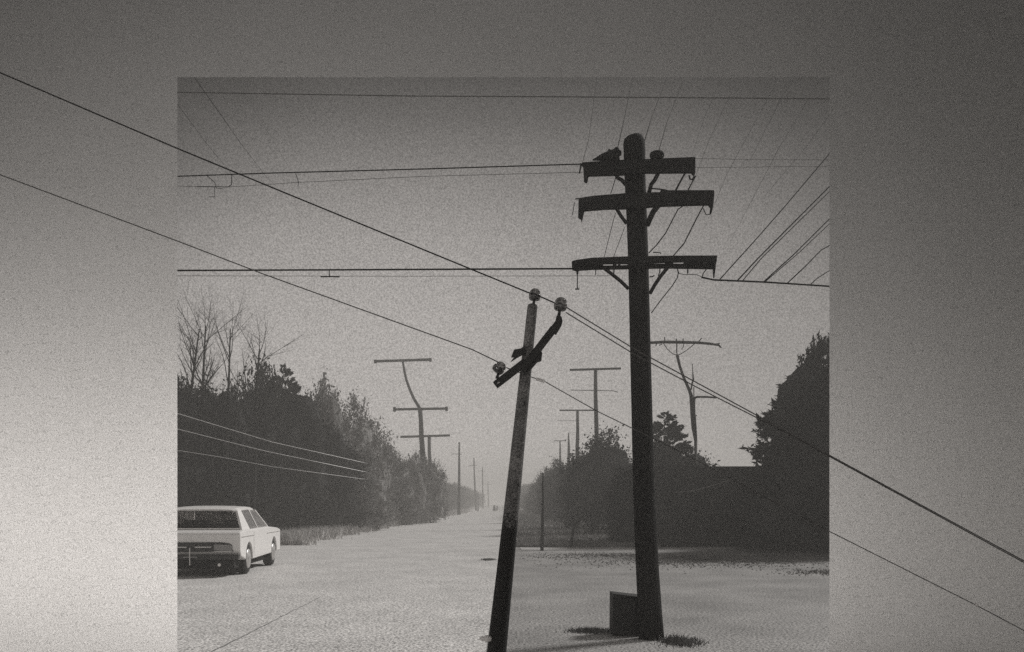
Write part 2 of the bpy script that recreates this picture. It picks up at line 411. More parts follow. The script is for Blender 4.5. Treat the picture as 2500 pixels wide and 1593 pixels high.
G1 = 'wires of the leaning pole'
wire('thick dark wire descending from upper left to the top insulator of the leaning pole', [(0, 178, 6), (433, 363, 6), (685, 467, 6), (1153, 659, 6), (1290, 715, 6), (1322, 726, 5.97), (1356, 741, 5.9)], .0050, 'wire', G1, (22, 0))
wire('upper strand of the twin wires descending right from the raised insulator', [(1383, 751, 5.88), (1548, 852, 5.88), (1705, 937, 5.9), (1900, 1043, 5.9), (2025, 1112, 5.9), (2500, 1370, 5.9)], .0042, 'greywire', G1, (0, 3.0))
wire('lower strand of the twin wires descending right from the raised insulator', [(1381, 763, 5.88), (1546, 864, 5.9), (1703, 947, 5.92), (1900, 1047, 5.93), (2025, 1115, 5.93), (2500, 1374, 5.93)], .0040, 'greywire', G1, (0, 3.0))
wire('thin grey wire descending from the left to the lower insulator of the leaning pole', [(0, 427, 6), (433, 589, 6), (644, 670, 6), (1153, 854, 5.98), (1215, 884, 5.9)], .0040, 'greywire', G1, (22, 0))
w = wire('lowest thin grey wire running down right from behind the leaning pole', [(1236, 898, 5.93), (1297, 921, 6), (1330, 932, 6), (1457, 1004, 6), (1662, 1104, 6), (2025, 1298, 6), (2383, 1478, 6), (2500, 1540, 6)], .0034, 'greywire', G1, (0, 3.5))
for a, b, rr in (((1309, 925), (1330, 932), .012), ((2380, 1475), (2387, 1480), .011)):
    obj('white_glint', tube(new(), [P(*a, 6), P(*b, 6)], rr, 8), 'glint', w)  # white beads added as glints on the wire
    w.children[0]
for c in w.children:   # parts were made local to the wire's own origin
    pass

G2 = 'wires seen through the opening'
def W(label, pts, r=.006, m='wire', ext=(4, 4)): return wire(label, pts, r * 1.1 if isinstance(r, float) else [r[0] * 1.1, r[1] * 1.1], m, G2, ext)
Yh = 12.0
W('topmost level wire crossing the whole opening just under its upper edge', [(433, 226, Yh), (997, 235, Yh), (1537, 238, Yh), (2025, 242, Yh)], .0072, 'greywire')
W('level wire running left from the left end of the upper crossarm', [(433, 431, YP + .6), (665, 423, YP + .4), (1039, 413, YP + .1), (1424, 401, YP - .15)], .0065, 'wire', (4, 0))
W('faint thin wire sagging just below the level wire of the upper crossarm', [(433, 455, YP + 1), (560, 457, YP + 1), (727, 446, YP + 1), (1039, 431, YP + .8), (1422, 421, YP)], .0028, 'greywire', (4, 0))
W('upper of two faint wires leaving the upper crossarm to the right', [(1600, 402, YP), (1660, 387, YP), (1830, 390, YP + .5), (2025, 391, YP + 1)], .0022, 'greywire', (0, 4))
W('lower of two faint wires leaving the upper crossarm to the right', [(1696, 410, YP - .1), (1800, 409, YP + .3), (2025, 406, YP + 1)], .0022, 'greywire', (0, 4))
W('heaviest level wire running left from the lowest crossarm', [(433, 661, YP + .3), (900, 659, YP + .1), (1400, 656.5, YP - .15)], .0088, 'wire', (4, 0))
W('faint wire running left just below the heaviest level wire', [(433, 674, YP + .6), (1000, 675, YP + .3), (1490, 674, YP - .1)], .0025, 'greywire', (4, 0))
W('heavy wire leaving the lowest crossarm to the right edge of the opening', [(1715, 678, YP - .15), (1743, 684, YP), (1863, 689, YP + .3), (2025, 699.5, YP + .8)], .0092, 'wire', (0, 5))
W('slack jumper wire linking hooks under the lowest crossarm', [(1655, 668, YP - .12), (1672, 671, YP), (1700, 671, YP - .1), (1717, 678, YP - .15)], .0035, 'wire', (0, 0))
fan = [
    ('steep faint wire left of the round top of the massive pole', [(1419, 410, 9.3), (1438, 338, 10), (1457, 189, 12)], .0028),
    ('steep wire rising from the spiked insulator left of the pole top', [(1507, 366, 9.3), (1520, 310, 10), (1545, 189, 12)], .0045),
    ('steep wire rising from behind the round pole top to the right', [(1572, 350, 9.6), (1590, 290, 10.4), (1629, 189, 12)], .0045),
    ('steep wire rising from the knob insulator on the upper crossarm', [(1604, 384, 9.3), (1628, 300, 10.4), (1672, 189, 12)], .0038),
    ('faint wire rising steeply past the right end of the upper crossarm', [(1689, 380, 9.6), (1715, 300, 10.6), (1762, 189, 12)], .0028),
    ('faint wire passing the right tip of the upper crossarm', [(1697, 435, 9.5), (1730, 345, 10.4), (1803, 189, 12)], .0030),
    ('faint wire rising past the right tip of the middle crossarm', [(1744, 500, 9.5), (1775, 425, 10.2), (1903, 189, 12.6)], .0030),
    ('dark wire crossing the upper right part of the opening left of the corner', [(1845, 365, 10.6), (1880, 295, 11.4), (1934, 189, 12.6)], .0040),
    ('wire crossing the upper right corner of the opening', [(1830, 500, 10), (1900, 365, 11), (2006, 189, 12.6)], .0034),
    ('faint wire reaching the right edge of the opening highest of those below the corner', [(1900, 440, 10.2), (1960, 370, 11), (2025, 282, 12)], .0034),
    ('long dark wire, highest of the dark fan at the right edge', [(1757, 683, 9.5), (1850, 580, 10), (1920, 500, 10.6), (2025, 376, 11.6)], .0055),
    ('upper strand of the close dark pair in the fan at the right edge', [(1800, 686, 9.6), (1850, 632, 10), (2025, 456, 11.6)], .0070),
    ('lower strand of the close dark pair in the fan at the right edge', [(1812, 687, 9.6), (1860, 630, 10), (2025, 468, 11.6)], .0050),
    ('upper strand of the second pair in the fan at the right edge', [(1864, 689, 9.7), (1940, 620, 10.4), (2025, 535, 11.2)], .0060),
    ('lower strand of the second pair in the fan at the right edge', [(1866, 690, 9.7), (1950, 618, 10.4), (2025, 547, 11.2)], .0045),
    ('curved dark wire second lowest in the fan at the right edge', [(1921, 693, 9.9), (1965, 652, 10.3), (2005, 611, 10.8), (2025, 600, 11)], .0060),
    ('short lowest wire of the fan at the right edge', [(1977, 697, 10), (1995, 680, 10.4), (2025, 661, 11)], .0050),
    ('dark strand dropping from the upper crossarm right end to the middle crossarm', [(1672, 424, 9.25), (1655, 455, 9.3), (1645, 475, 9.35)], .0090),
    ('dark strand dropping beside the hook of the upper crossarm right end', [(1698, 430, 9.25), (1690, 445, 9.3), (1680, 465, 9.35)], .0060),
    ('wire dropping from the middle crossarm to the pole just above the lowest crossarm', [(1668, 503, 9.25), (1655, 512, 9.3), (1625, 570, 9.3), (1602, 600, 9.3), (1584, 618, 9.3)], .0055),
    ('wire dropping from the middle crossarm right end onto the lowest crossarm', [(1718, 502, 9.25), (1700, 535, 9.28), (1670, 595, 9.28), (1643, 626, 9.28)], .0060),
    ('thin wire dropping left of the pole from the upper crossarm to the middle one', [(1503, 434, 9.3), (1497, 455, 9.35), (1491, 473, 9.4)], .0040),
    ('thin wire dropping left of the pole from the middle crossarm brace', [(1503, 520, 9.3), (1496, 545, 9.35), (1475, 628, 9.4)], .0032),
    ('faint wire slanting down to the lowest crossarm close to the pole', [(1525, 556, 9.5), (1512, 590, 9.5), (1498, 628, 9.5)], .0030),
    ('wire dropping from the hooks of the lowest crossarm toward the pole shaft', [(1656, 668, 9.25), (1653, 680, 9.3), (1640, 700, 9.3), (1612, 735, 9.3), (1590, 765, 9.3)], .0048),
    ('slanting strand linking the lowest crossarm to the heavy right-hand wire', [(1725, 657, 9.25), (1717, 668, 9.25), (1713, 680, 9.25)], .0050),
]
for i, (lb, pts, r) in enumerate(fan):
    if 4 <= i < 10:
        q0, q1 = pts[0], pts[1]; pts = [(q0[0] + (q0[0] - q1[0]) * .7, q0[1] + (q0[1] - q1[1]) * .7, q0[2] - .3)] + list(pts); r = [.0006, r]
    W(lb, pts, r, 'greywire' if i < 10 else 'wire', (0, 6 if i < 17 else 0))
W('darker of the steep wires in the upper left corner of the opening', [(474, 189, 14), (540, 282, 13.4), (582, 343, 13), (648, 430, 12.4), (690, 470, 12), (725, 510, 11.8), (770, 560, 11.6)], [.0060, .0008], 'wire', (6, 0))
W('faint steep wire from the left edge of the opening', [(433, 255, 14), (510, 358, 13), (566, 426, 12.4), (610, 480, 12), (640, 520, 11.8), (670, 560, 11.6)], [.0038, .0006], 'wire', (6, 0))
W('faint steep wire right of the darker one in the upper left corner', [(566, 189, 14), (628, 282, 13.4), (680, 365, 13), (716, 430, 12.5), (765, 520, 12), (800, 580, 11.8)], [.003, .0006], 'greywire', (6, 0))
W('short crooked drop wire hanging off the upper left level wire', [(505, 429, 10), (525, 447, 10), (528, 460, 10), (545, 462, 10)], .0035, 'wire', (0, 0))
W('short vertical dropper between the upper left level wire and the faint one', [(566, 428, 10.0), (565, 452, 10.0), (556, 457, 10.0), (480, 456, 10.1)], .0045, 'wire', (0, 0))
W('small T-shaped dropper hanging lowest at the upper left', [(524, 458, 10.0), (524, 481, 10.0), (510, 481, 10.0)], .0035, 'wire', (0, 0))
W('short bent dropper hanging off the level wire left of the pole', [(722, 424, 10), (729, 446, 10), (727, 456, 10)], .0035, 'wire', (0, 0))
W('tiny dropper hanging from the heaviest level wire', [(804, 660, 9.65), (804, 675, 9.65)], .0045, 'wire', (0, 0))
W('tiny level spreader bar under the dropper of the heaviest wire', [(783, 676.5, 9.65), (804, 676, 9.64), (829, 676.5, 9.65)], .0055, 'wire', (0, 0))

# ------------------------------------------------------------------ distant poles
G3 = 'utility poles along the left of the road'; G4 = 'utility poles along the right of the road'
def tpole(label, group, Y, shaft, r0, r1, bars, m='farpole', name='utility_pole'):
    """shaft: px,py from top to foot; bars: lists of points with radius"""
    foot = P(*shaft[-1], Y); foot.z = 0
    t = thing(name, foot, label, 'utility pole', group)
    pts = [P(x, y, Y) for x, y in shaft[:-1]] + [foot]
    n = len(pts); rr = [r0 + (r1 - r0) * i / (n - 1) for i in range(n)]
    obj('pole', tube(new(), pts, rr, 10), m, t, smooth=True)
    for b in bars:
        q = [P(x, y, Y - .0) for x, y in b[0]]
        for v in q: v.y -= r0 + b[1] * .5
        obj('crossarm', tube(new(), q, b[1], 6), m, t)
    return t
s = 1.0386
def sc2(l): return [(x * s, y * s) for x, y in l]
# far left: the tallest, its bent top leg springing from the pole below
tpole('tallest left-hand pole, a level bar on a thin bent shaft above its neighbour', G3, 69.0, sc2([(947, 851), (950, 870), (955, 893), (964, 918), (973, 938), (984, 956), (989, 965), (991, 1000), (993, 1222)]), .085, .15,
      [(sc2([(883, 850.5), (1012, 846.5)]), .11), (sc2([(883, 847), (883, 855)]), .12), (sc2([(1012, 843), (1012, 851)]), .11)])
tpole('stout left-hand pole with a level bar having short down-turned ends', G3, 68.0, sc2([(986, 962), (989, 985), (991, 1030), (995, 1085), (996, 1224)]), .13, .26,
      [(sc2([(928, 963.5), (1050, 961.5)]), .10), (sc2([(928, 958), (928, 969)]), .11), (sc2([(1050, 957), (1050, 967)]), .11)])
tpole('shorter left-hand pole with a level bar crossing the stout pole behind it', G3, 80.0, sc2([(1009, 1027), (1009, 1060), (1011, 1090), (1011, 1217)]), .15, .18,
      [(sc2([(942, 1028), (1058, 1024.5)]), .11)])
tpole('plain bare left-hand pole standing clear of the trees by the road edge', G3, 106, sc2([(1079.5, 1040), (1079.5, 1100), (1078.5, 1212)]), .09, .20, [(sc2([(1062, 1068), (1086, 1068)]), .035)])
tpole('thin hazy left-hand pole, second beyond the plain bare one', G3, 165, sc2([(1114, 1077), (1115, 1120), (1119, 1203)]), .11, .19, [(sc2([(1100, 1096), (1122, 1094)]), .05)])
tpole('faint hazy left-hand pole, third beyond the plain bare one', G3, 225, sc2([(1134, 1098), (1135, 1199)]), .12, .2, [(sc2([(1124, 1108), (1143, 1108)]), .06)])
tpole('faintest left-hand pole nearest the vanishing point', G3, 290, sc2([(1147, 1132), (1148, 1196)]), .14, .22, [(sc2([(1140, 1140), (1155, 1140)]), .07)])
tpole('pale bleached post among the far left-hand trees', G3, 150, sc2([(1124, 1160), (1124, 1204)]), .10, .12, [], 'palepole', 'roadside_post')
tpole('tall right-hand pole with a heavy top bar and a thin lower bar', G4, 50, sc2([(1400, 869), (1400, 930), (1402, 1000), (1403, 1060), (1403, 1242)]), .10, .15,
      [(sc2([(1339, 871), (1459, 867.5)]), .065), (sc2([(1341, 918), (1400, 919), (1440, 920), (1452, 923)]), .022)])
tpole('right-hand pole with its top bar touching the taller pole beside it', G4, 64, sc2([(1357.5, 966), (1358, 1010), (1357, 1050), (1357, 1232)]), .10, .16,
      [(sc2([(1315, 965.5), (1399, 965.5)]), .055), (sc2([(1310, 990), (1357, 990)]), .015)])
tpole('short dark-tipped right-hand pole above the near end of the far bushes', G4, 84, sc2([(1336.5, 1018), (1337, 1050), (1337, 1225)]), .05, .2, [])
tpole('small right-hand pole with a short bar beyond the dark-tipped one', G4, 105, sc2([(1316.5, 1037), (1317, 1090), (1317, 1214)]), .08, .22, [(sc2([(1303, 1037), (1331, 1036.5)]), .05), (sc2([(1327, 1035), (1331, 1036.5)]), .10)])
tpole('thin hazy right-hand pole tipped with faint rungs', G4, 150, sc2([(1302, 1080), (1302, 1206)]), .07, .22, [(sc2([(1290, 1090), (1306, 1090)]), .04)])
tpole('slim dark post standing on the verge right of the leaning pole', None, 26.6, sc2([(1276.5, 1112), (1276, 1180), (1274, 1295)]), .022, .055, [], 'farpole', 'roadside_post')
tpole('short tilted dark stake at the near edge of the verge', None, 28.7, sc2([(1352, 1212), (1347, 1250), (1341, 1287)]), .035, .055, [], 'farpole', 'roadside_post')
tpole('tiny dark marker post at the far left road edge', None, 150, sc2([(1162.2, 1188), (1162, 1196), (1161.5, 1202)]), .17, .30, [], 'farpole', 'marker_post')
tpole('tiny pale marker post right of the dark one at the far road edge', None, 156, sc2([(1169, 1190), (1168.5, 1196), (1168, 1201.5)]), .14, .18, [], 'palepole', 'marker_post')

def crooked():
    Y = 31.0
    foot = P(1698, 1327, Y); foot.z = 0
    t = thing('utility_pole', foot, 'crooked spindly pole with a drooping bar, right of the massive pole', 'utility pole')
    S = lambda x, y: P(1560 + x / 3.654, 800 + y / 3.654, Y)
    obj('pole', tube(new(), [S(340, 245), S(365, 350), (S(400, 450)), S(450, 560), S(466, 610), S(474, 700), S(484, 800), S(492, 900), S(506, 1010)] + [S(508, 1450), Vector((S(508, 1450).x, Y, 0))],
                     [.055, .05, .05, .06, .07, .08, .10, .095, .06, .04, .05], 8), 'farpole', t, smooth=True)
    obj('crossarm', tube(new(), [S(60, 138), S(110, 136), S(230, 130), S(400, 133), S(530, 136), S(640, 146), S(712, 158), S(736, 184)], [.05, .05, .055, .055, .05, .045, .04, .02], 8), 'farpole', t, smooth=True)
    for b in ([(218, 140), (250, 190), (300, 235), (340, 247)], [(500, 142), (430, 200), (375, 236), (342, 247)], [(402, 140), (395, 175), (378, 195)], [(333, 100), (337, 140), (336, 215), (341, 248)]):
        obj('brace', tube(new(), [S(*p) for p in b], .016 if b[0][0] != 333 else .024, 5), 'farpole', t)
    for b in ([(228, 85), (231, 130)], [(393, 100), (395, 130)], [(530, 130), (560, 95)], [(680, 150), (722, 140)], [(150, 165), (160, 140)], [(180, 160), (205, 150)]):
        obj('pin', tube(new(), [S(*p) for p in b], .02, 5), 'farpole', t)
    obj('side_arm', tube(new(), [S(490, 800), S(490, 690), S(492, 645), S(500, 626), S(520, 620), S(600, 620), S(690, 626)], [.06, .05, .045, .045, .04, .036, .034], 8), 'farpole', t, smooth=True)
    obj('spike', tube(new(), [S(466, 555), S(474, 500), S(485, 468), S(480, 400), S(477, 325)], [.03, .03, .035, .018, .012], 6), 'farpole', t)
    obj('spike', tube(new(), [S(489, 640), S(490, 590), S(489, 530)], .018, 5), 'farpole', t)
    obj('stub', tube(new(), [S(474, 708), S(458, 706)], .04, 6), 'farpole', t)
    obj('stub', tube(new(), [S(492, 790), S(518, 784)], .018, 5), 'farpole', t)
    bm = tube(new(), [S(511, 1015) - Vector((0, .09, 0)), S(509, 1440) - Vector((0, .09, 0))], .014, 6)
    obj('lit_edge', bm, 'palewire', t)  # pale strip added as the sunlit edge of the shaft
crooked()

# bright wires before the left-hand trees and before the shed
G5 = 'bright wires in front of the left-hand trees'
def Wp(label, pts, r, ext=(3, 0)): return wire(label, pts, r, 'palewire', G5, ext)
Wp('uppermost of three pale wires slanting across the left-hand trees', [(433, 1010, 24.5), (665, 1080, 27), (880, 1128, 30), (925, 1137, 64)], .009)
Wp('middle of three pale wires slanting across the left-hand trees', [(433, 1048, 24.5), (644, 1101, 27), (880, 1150, 30), (925, 1159, 64)], .008)
Wp('lowest of three pale wires slanting across the left-hand trees', [(433, 1100, 24.5), (530, 1115, 25.5), (665, 1140, 27), (880, 1169, 30), (925, 1175, 64)], .006)
wire('thin pale cable climbing right across the dark bulk of the shed', [(1650, 1203, 24), (1695, 1198, 24), (1740, 1186, 24.2), (1815, 1162, 24.5)], .005, 'palewire', None, (0, 0))

# ------------------------------------------------------------------ foliage
def leaves(cent, size, rs, elong=1.0, out=None):
    n = len(cent)
    a = rs.normal(size=(n, 3)); a /= np.linalg.norm(a, axis=1)[:, None]
    if out is not None:
        a = a * .6 + out; a /= np.linalg.norm(a, axis=1)[:, None]
    b = np.cross(a, rs.normal(size=(n, 3))); b /= np.linalg.norm(b, axis=1)[:, None]
    sz = size * rs.uniform(.6, 1.4, n)[:, None]
    v = np.stack([cent - b * sz * .5, cent + a * sz * elong * .55, cent + b * sz * .5, cent - a * sz * elong * .55], 1).reshape(-1, 3)
    return v, np.arange(4 * n).reshape(-1, 4)

def core(rs, k, rx, h, seed):
    bm = new(); bmesh.ops.create_icosphere(bm, subdivisions=3, radius=1)
    ph = rs.uniform(0, 6, 9)
    for v in bm.verts:
        c = v.co; d = 1 + .13 * math.sin(3.1 * c.x + ph[0] + 2 * c.z) + .12 * math.sin(4.3 * c.y + ph[1]) + .12 * math.sin(5.1 * c.z + ph[2] + 3 * c.x)
        d *= k
        q = 1.0 if c.z > 0 else .93 / max(math.sqrt(max(1 - c.z * c.z, 0)), .3)
        if c.z < -.97: q = .5
        v.co = Vector((c.x * rx * d * q, c.y * rx * d * q, h * .5 + c.z * h * .5 * d * (1 if c.z > 0 else 1.12)))
        if v.co.z < 0.02: v.co.z = 0.02
    bm.verts.ensure_lookup_table()
    V = np.array([v.co[:] for v in bm.verts]); Fc = [[q.index for q in f.verts] for f in bm.faces]; bm.free()
    return V, Fc

def crown_mesh(name, seed, h=7.0, rx=2.3, n=9000, m='leaf', leaf=.13, top=0.5, shoots=90, kcore=.74, elong=1.5, lump=.34, nl=85, rmin=.72, sl=.38):
    """ragged bush / tree crown from the ground up: lumps of leaves, sprigs at the rim"""
    rs = np.random.RandomState(seed)
    d = rs.normal(size=(nl, 3)); d /= np.linalg.norm(d, axis=1)[:, None]
    rad = rs.uniform(rmin, 1.0, nl)
    taper = np.where(d[:, 2] > 0, 1 - top * d[:, 2] ** 2 * .7, .95 / np.maximum(np.sqrt(1 - d[:, 2] ** 2), .3))
    lc = np.stack([d[:, 0] * rx * rad * taper, d[:, 1] * rx * rad * taper, h * .5 + d[:, 2] * h * .5 * rad * .93], 1)
    w = rs.uniform(.5, 1.5, nl); w /= w.sum()
    idx = rs.choice(nl, n, p=w)
    ls = rs.uniform(.22, .5, nl)
    c = lc[idx] + rs.normal(size=(n, 3)) * (ls[idx] * rx * lump)[:, None] * np.array([1, 1, 1.1])
    # sprigs
    sp = []
    for i in range(shoots):
        k = rs.randint(nl); o = lc[k]; dirv = np.array([o[0], o[1], (o[2] - h * .4)]) / (np.linalg.norm([o[0], o[1], o[2] - h * .4]) + 1e-6)
        dirv = dirv + rs.normal(size=3) * .35 + np.array([0, 0, .5]); dirv /= np.linalg.norm(dirv)
        L = rs.uniform(.4, 1.3) * rx * sl; q = rs.randint(8, 22)
        t = rs.uniform(0.2, 1, q)
        sp.append(o + dirv * (t * L)[:, None] + rs.normal(size=(q, 3)) * .05 * (1.3 - t)[:, None] * rx * .5)
    c = np.concatenate([c] + sp)
    c = c[c[:, 2] > .03]
    v1, f1 = leaves(c, leaf, rs, elong)
    V0, F0 = core(rs, kcore, rx * .98, h * .97, seed)
    V = np.concatenate([V0, v1]); Fc = F0 + (f1 + len(V0)).tolist()
    return mesh_np(name, V, Fc, m)

def trunk_mesh(name, seed, h=4.0):
    rs = random.Random(seed); bm = new()
    pts = [Vector((0, 0, -.05))]
    for i in range(1, 7): pts.append(Vector((rs.uniform(-.1, .1) * i * .5, rs.uniform(-.1, .1) * i * .5, h * i / 6)))
    tube(bm, pts, [.17, .15, .13, .11, .09, .06, .03], 8)
    for k in range(7):
        o = pts[rs.randint(2, 5)]; a = rs.uniform(0, 6.28); L = rs.uniform(.8, 1.6)
        e = o + Vector((math.cos(a) * L, math.sin(a) * L, L * rs.uniform(.7, 1.4)))
        tube(bm, [o, (o + e) / 2 + Vector((0, 0, -.1)), e], [.05, .035, .012], 6)
    me = bpy.data.meshes.new(name); bm.to_mesh(me); bm.free(); me.materials.append(M['bark']); return me

def bare_tree_mesh(name, seed, h=8.0, fine=True):
    rs = random.Random(seed); bm = new()
    def grow(o, d, L, r, lev):
        n = 5; pts = [o.copy()]; p = o.copy(); dd = d.copy()
        for i in range(n):
            dd = (dd + Vector((rs.uniform(-1, 1), rs.uniform(-1, 1), rs.uniform(-.3, .8))) * (.06 if lev == 0 else .16)).normalized()
            p = p + dd * L / n; pts.append(p.copy())
        tube(bm, pts, [r * (1 - .82 * i / n) for i in range(n + 1)], 6 if lev < 2 else 4)
        if lev >= 3: return
        cnt = (24, 8, 4)[lev]
        for k in range(cnt):
            t = rs.uniform(.30 if lev == 0 else .2, .97); j = min(int(t * n), n - 1); q = pts[j].lerp(pts[j + 1], t * n - j)
            a = rs.uniform(0, 6.28)
            side = Vector((math.cos(a), math.sin(a), 0))
            nd = (dd * rs.uniform(.7, 1.4) + side * rs.uniform(.5, 1.0)).normalized()
            grow(q, nd, L * rs.uniform(.14, .30) if lev == 0 else L * rs.uniform(.3, .55), r * (1 - .8 * t) * .5, lev + 1)
    grow(Vector((0, 0, -.05)), Vector((0, 0, 1)), h, .12, 0)
    me = bpy.data.meshes.new(name); bm.to_mesh(me); bm.free(); me.materials.append(M['bark']); return me

def conifer_mesh(name, seed, h=7.0, rx=2.6, nb=150, m='needle', leaf=.16, dens=26, kcore=.62):
    rs = np.random.RandomState(seed); cs = []; outs = []
    for i in range(nb):
        z = h * (1 - rs.uniform(0, 1) ** 1.25 * .97)
        if rs.rand() < .65: z = rs.uniform(.05, .9) * h
        prof = math.sin(min(1, (1 - z / h) * 1.5) * math.pi / 2) ** .7
        L = rx * prof * rs.uniform(.75, 1.12) + .12
        a = rs.uniform(0, 2 * math.pi); q = int(dens * (.4 + L / rx))
        t = rs.uniform(.35, 1, q) ** .8
        r = L * t; zz = z + .30 * r * rs.uniform(.2, .9) - .07 * r * r * .6
        j = rs.normal(size=(q, 3)) * .16 * (1.15 - t)[:, None] * np.array([1, 1, .6]) * (rx / 2.2)
        p = np.stack([math.cos(a) * r, math.sin(a) * r, zz], 1) + j
        cs.append(p); outs.append(np.tile(np.array([math.cos(a), math.sin(a), .25]), (q, 1)))
    c = np.concatenate(cs); o = np.concatenate(outs)
    keep = c[:, 2] > .03; c = c[keep]; o = o[keep]
    v1, f1 = leaves(c, leaf, rs, 2.6, o)
    # widths of needles narrower than their length
    V0, F0 = core(rs, kcore, rx, h * .93, seed)
    zz = V0[:, 2] / (h * .93); sc_ = np.where(zz > .45, 1 - (zz - .45) * .95, 1.0); V0[:, 0] *= sc_; V0[:, 1] *= sc_
    V = np.concatenate([V0, v1]); Fc = F0 + (f1 + len(V0)).tolist()
    return mesh_np(name, V, Fc, m)

CH, CR = 7.0, 2.3
bush = [crown_mesh('crown', 21 + i, CH, CR, 9000, 'leaf', .105, shoots=110) for i in range(3)]
sun_paled = [crown_mesh('crown', 41 + i, CH, CR, 11000, 'leaf_lit', .095, shoots=140, kcore=.70) for i in range(2)]
con = [conifer_mesh('crown', 61 + i, CH, CR, 230, 'leaf', .12, 30, .66) for i in range(2)]
spiky = [crown_mesh('crown', 71 + i, CH, CR, 9000, 'needle', .085, top=.25, shoots=420, kcore=.88, elong=3.2, lump=.15, nl=260, rmin=.95, sl=.22) for i in range(2)]
trunks = [trunk_mesh('trunk', 5 + i, CH * .7) for i in range(2)]
bares = [bare_tree_mesh('trunk', 15 + i, 8.0) for i in range(3)]

protos = {}
def tree(meshes, X, Y, hgt, wid, label, group=None, name='tree', cat='tree', rz=None, k=[0]):
    k[0] += 1
    t = thing(name, (X, Y, 0), label, cat, group, rz if rz is not None else k[0] * 2.39)
    t.scale = (wid / (2 * CR), wid / (2 * CR), hgt / CH)
    link('crown', meshes[k[0] % len(meshes)], t)
    if name != 'bush': link('trunk', trunks[k[0] % 2], t)
    return t
def tree_px(meshes, px, ytop, Y, wpx, label, group=None, name='tree', cat='tree', rz=None):
    p = P(px, ytop, Y)
    return tree(meshes, p.x, Y, p.z, wpx * Y / F, label, group, name, cat, rz)

GL = 'trees in the mass along the left of the road'
LB = 1.16
tree_px(bush, 440, 905, 27.5 * LB, 170, 'dark bushy tree cut by the left edge of the opening, behind the white car', GL)
tree_px(bush, 560, 935, 29.5 * LB, 190, 'low dark tree under the bare trunks, right of the one at the left edge', GL)
tree_px(bush, 635, 880, 33.0 * LB, 170, 'dark tree with twiggy open top, left of the pointed one', GL)
tree_px(con, 692, 895, 33.5 * LB, 150, 'pointed dark tree at the peak of the left-hand mass', GL)
tree_px(bush, 745, 950, 34.5 * LB, 150, 'dark rounded tree just right of the pointed one', GL)
tree_px(sun_paled, 792, 920, 38.0 * LB, 130, 'hazy feathery tree rising behind the right shoulder of the left-hand mass', GL)
tree_px(sun_paled, 865, 975, 42.0 * LB, 150, 'tree coloured paler for sun and haze, left of the tallest left-hand pole', GL)
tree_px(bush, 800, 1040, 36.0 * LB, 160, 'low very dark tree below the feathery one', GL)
tree_px(sun_paled, 905, 1030, 46.0 * LB, 130, 'tree coloured sunlit, right of the taller paled one, lower than it', GL)
tree_px(sun_paled, 950, 1090, 50.0 * LB, 120, 'pale bushy tree at the left foot of the stout pole', GL)
tree_px(sun_paled, 1015, 1110, 54.0 * LB, 95, 'bushy tree wrapped round the feet of the stout pole', GL)
tree_px(bush, 655, 1010, 33.5 * LB, 170, 'low dark tree in front below the pointed one, over the car roof line', GL)
tree_px(con, 500, 950, 31.0 * LB, 110, 'dark conical tree between the bare trunks', GL)
tree_px(sun_paled, 900, 1150, 40.0 * LB, 130, 'low bush coloured as sunlit in front of the pale trees beside the road', GL)
tree_px(sun_paled, 985, 1165, 50.0 * LB, 90, 'low bush coloured as sunlit under the stout pole beside the road', GL)
tree_px(bush, 470, 1060, 26.5 * LB, 190, 'low dark bush directly behind the white car roof', GL)
tree_px(bush, 800, 1160, 36.5 * LB, 130, 'lowest dark bush above the roadside weeds', GL)
tree_px(bush, 720, 1110, 35.5 * LB, 150, 'broad dark bush above the weeds right of the white car', GL)
rr = random.Random(12)
for i in range(16):
    Y = 58 + i * 5.2 + rr.uniform(-1, 1)
    tree(sun_paled if i % 2 else bush, -9.9 - .0072 * Y - rr.uniform(0, 1.2), Y, rr.uniform(4.6, 6.4) * (1 - .012 * i), rr.uniform(3.8, 5.2), 'hazy bushy tree in the receding row beyond the poles on the left of the road', 'receding row of hazy trees on the left')
for i in range(14):
    Y = 145 + i * 15
    tree(bush, -10.6 - .0072 * Y - rr.uniform(0, 2.0), Y, rr.uniform(4.2, 6.5), rr.uniform(5, 8), 'very faint tree near the vanishing point on the left of the road', 'faintest far trees on the left')
for i in range(9):
    Y = 33 + i * 5
    tree(bush, -14.5 - rr.uniform(0, 2) - .0072 * Y, Y, rr.uniform(6.0, 7.4), 5.4, 'dark tree deeper in the left-hand mass behind the front row', 'trees deeper in the left-hand mass')

def bare(px, ytop, Y, label, k, wid=1.0):
    p = P(px, ytop, Y)
    t = thing('bare_tree', (p.x, Y, 0), label, 'bare tree', 'bare trees at the left edge', k * 2.1)
    t.scale = (wid, wid, p.z / 8.0)
    link('trunk', bares[k % 3], t)
bare(447, 800, 29.5, 'leafless tree nearest the left edge of the opening', 0, 1.0)
bare(490, 795, 30.5, 'leafless tree second from the left edge of the opening', 1, 1.0)
bare(545, 800, 31, 'tallest-looking leafless tree, third from the left edge', 2, .9)
bare(618, 852, 32.5, 'leafless twiggy tree rising at the left of the pointed tree', 1, 1.25)

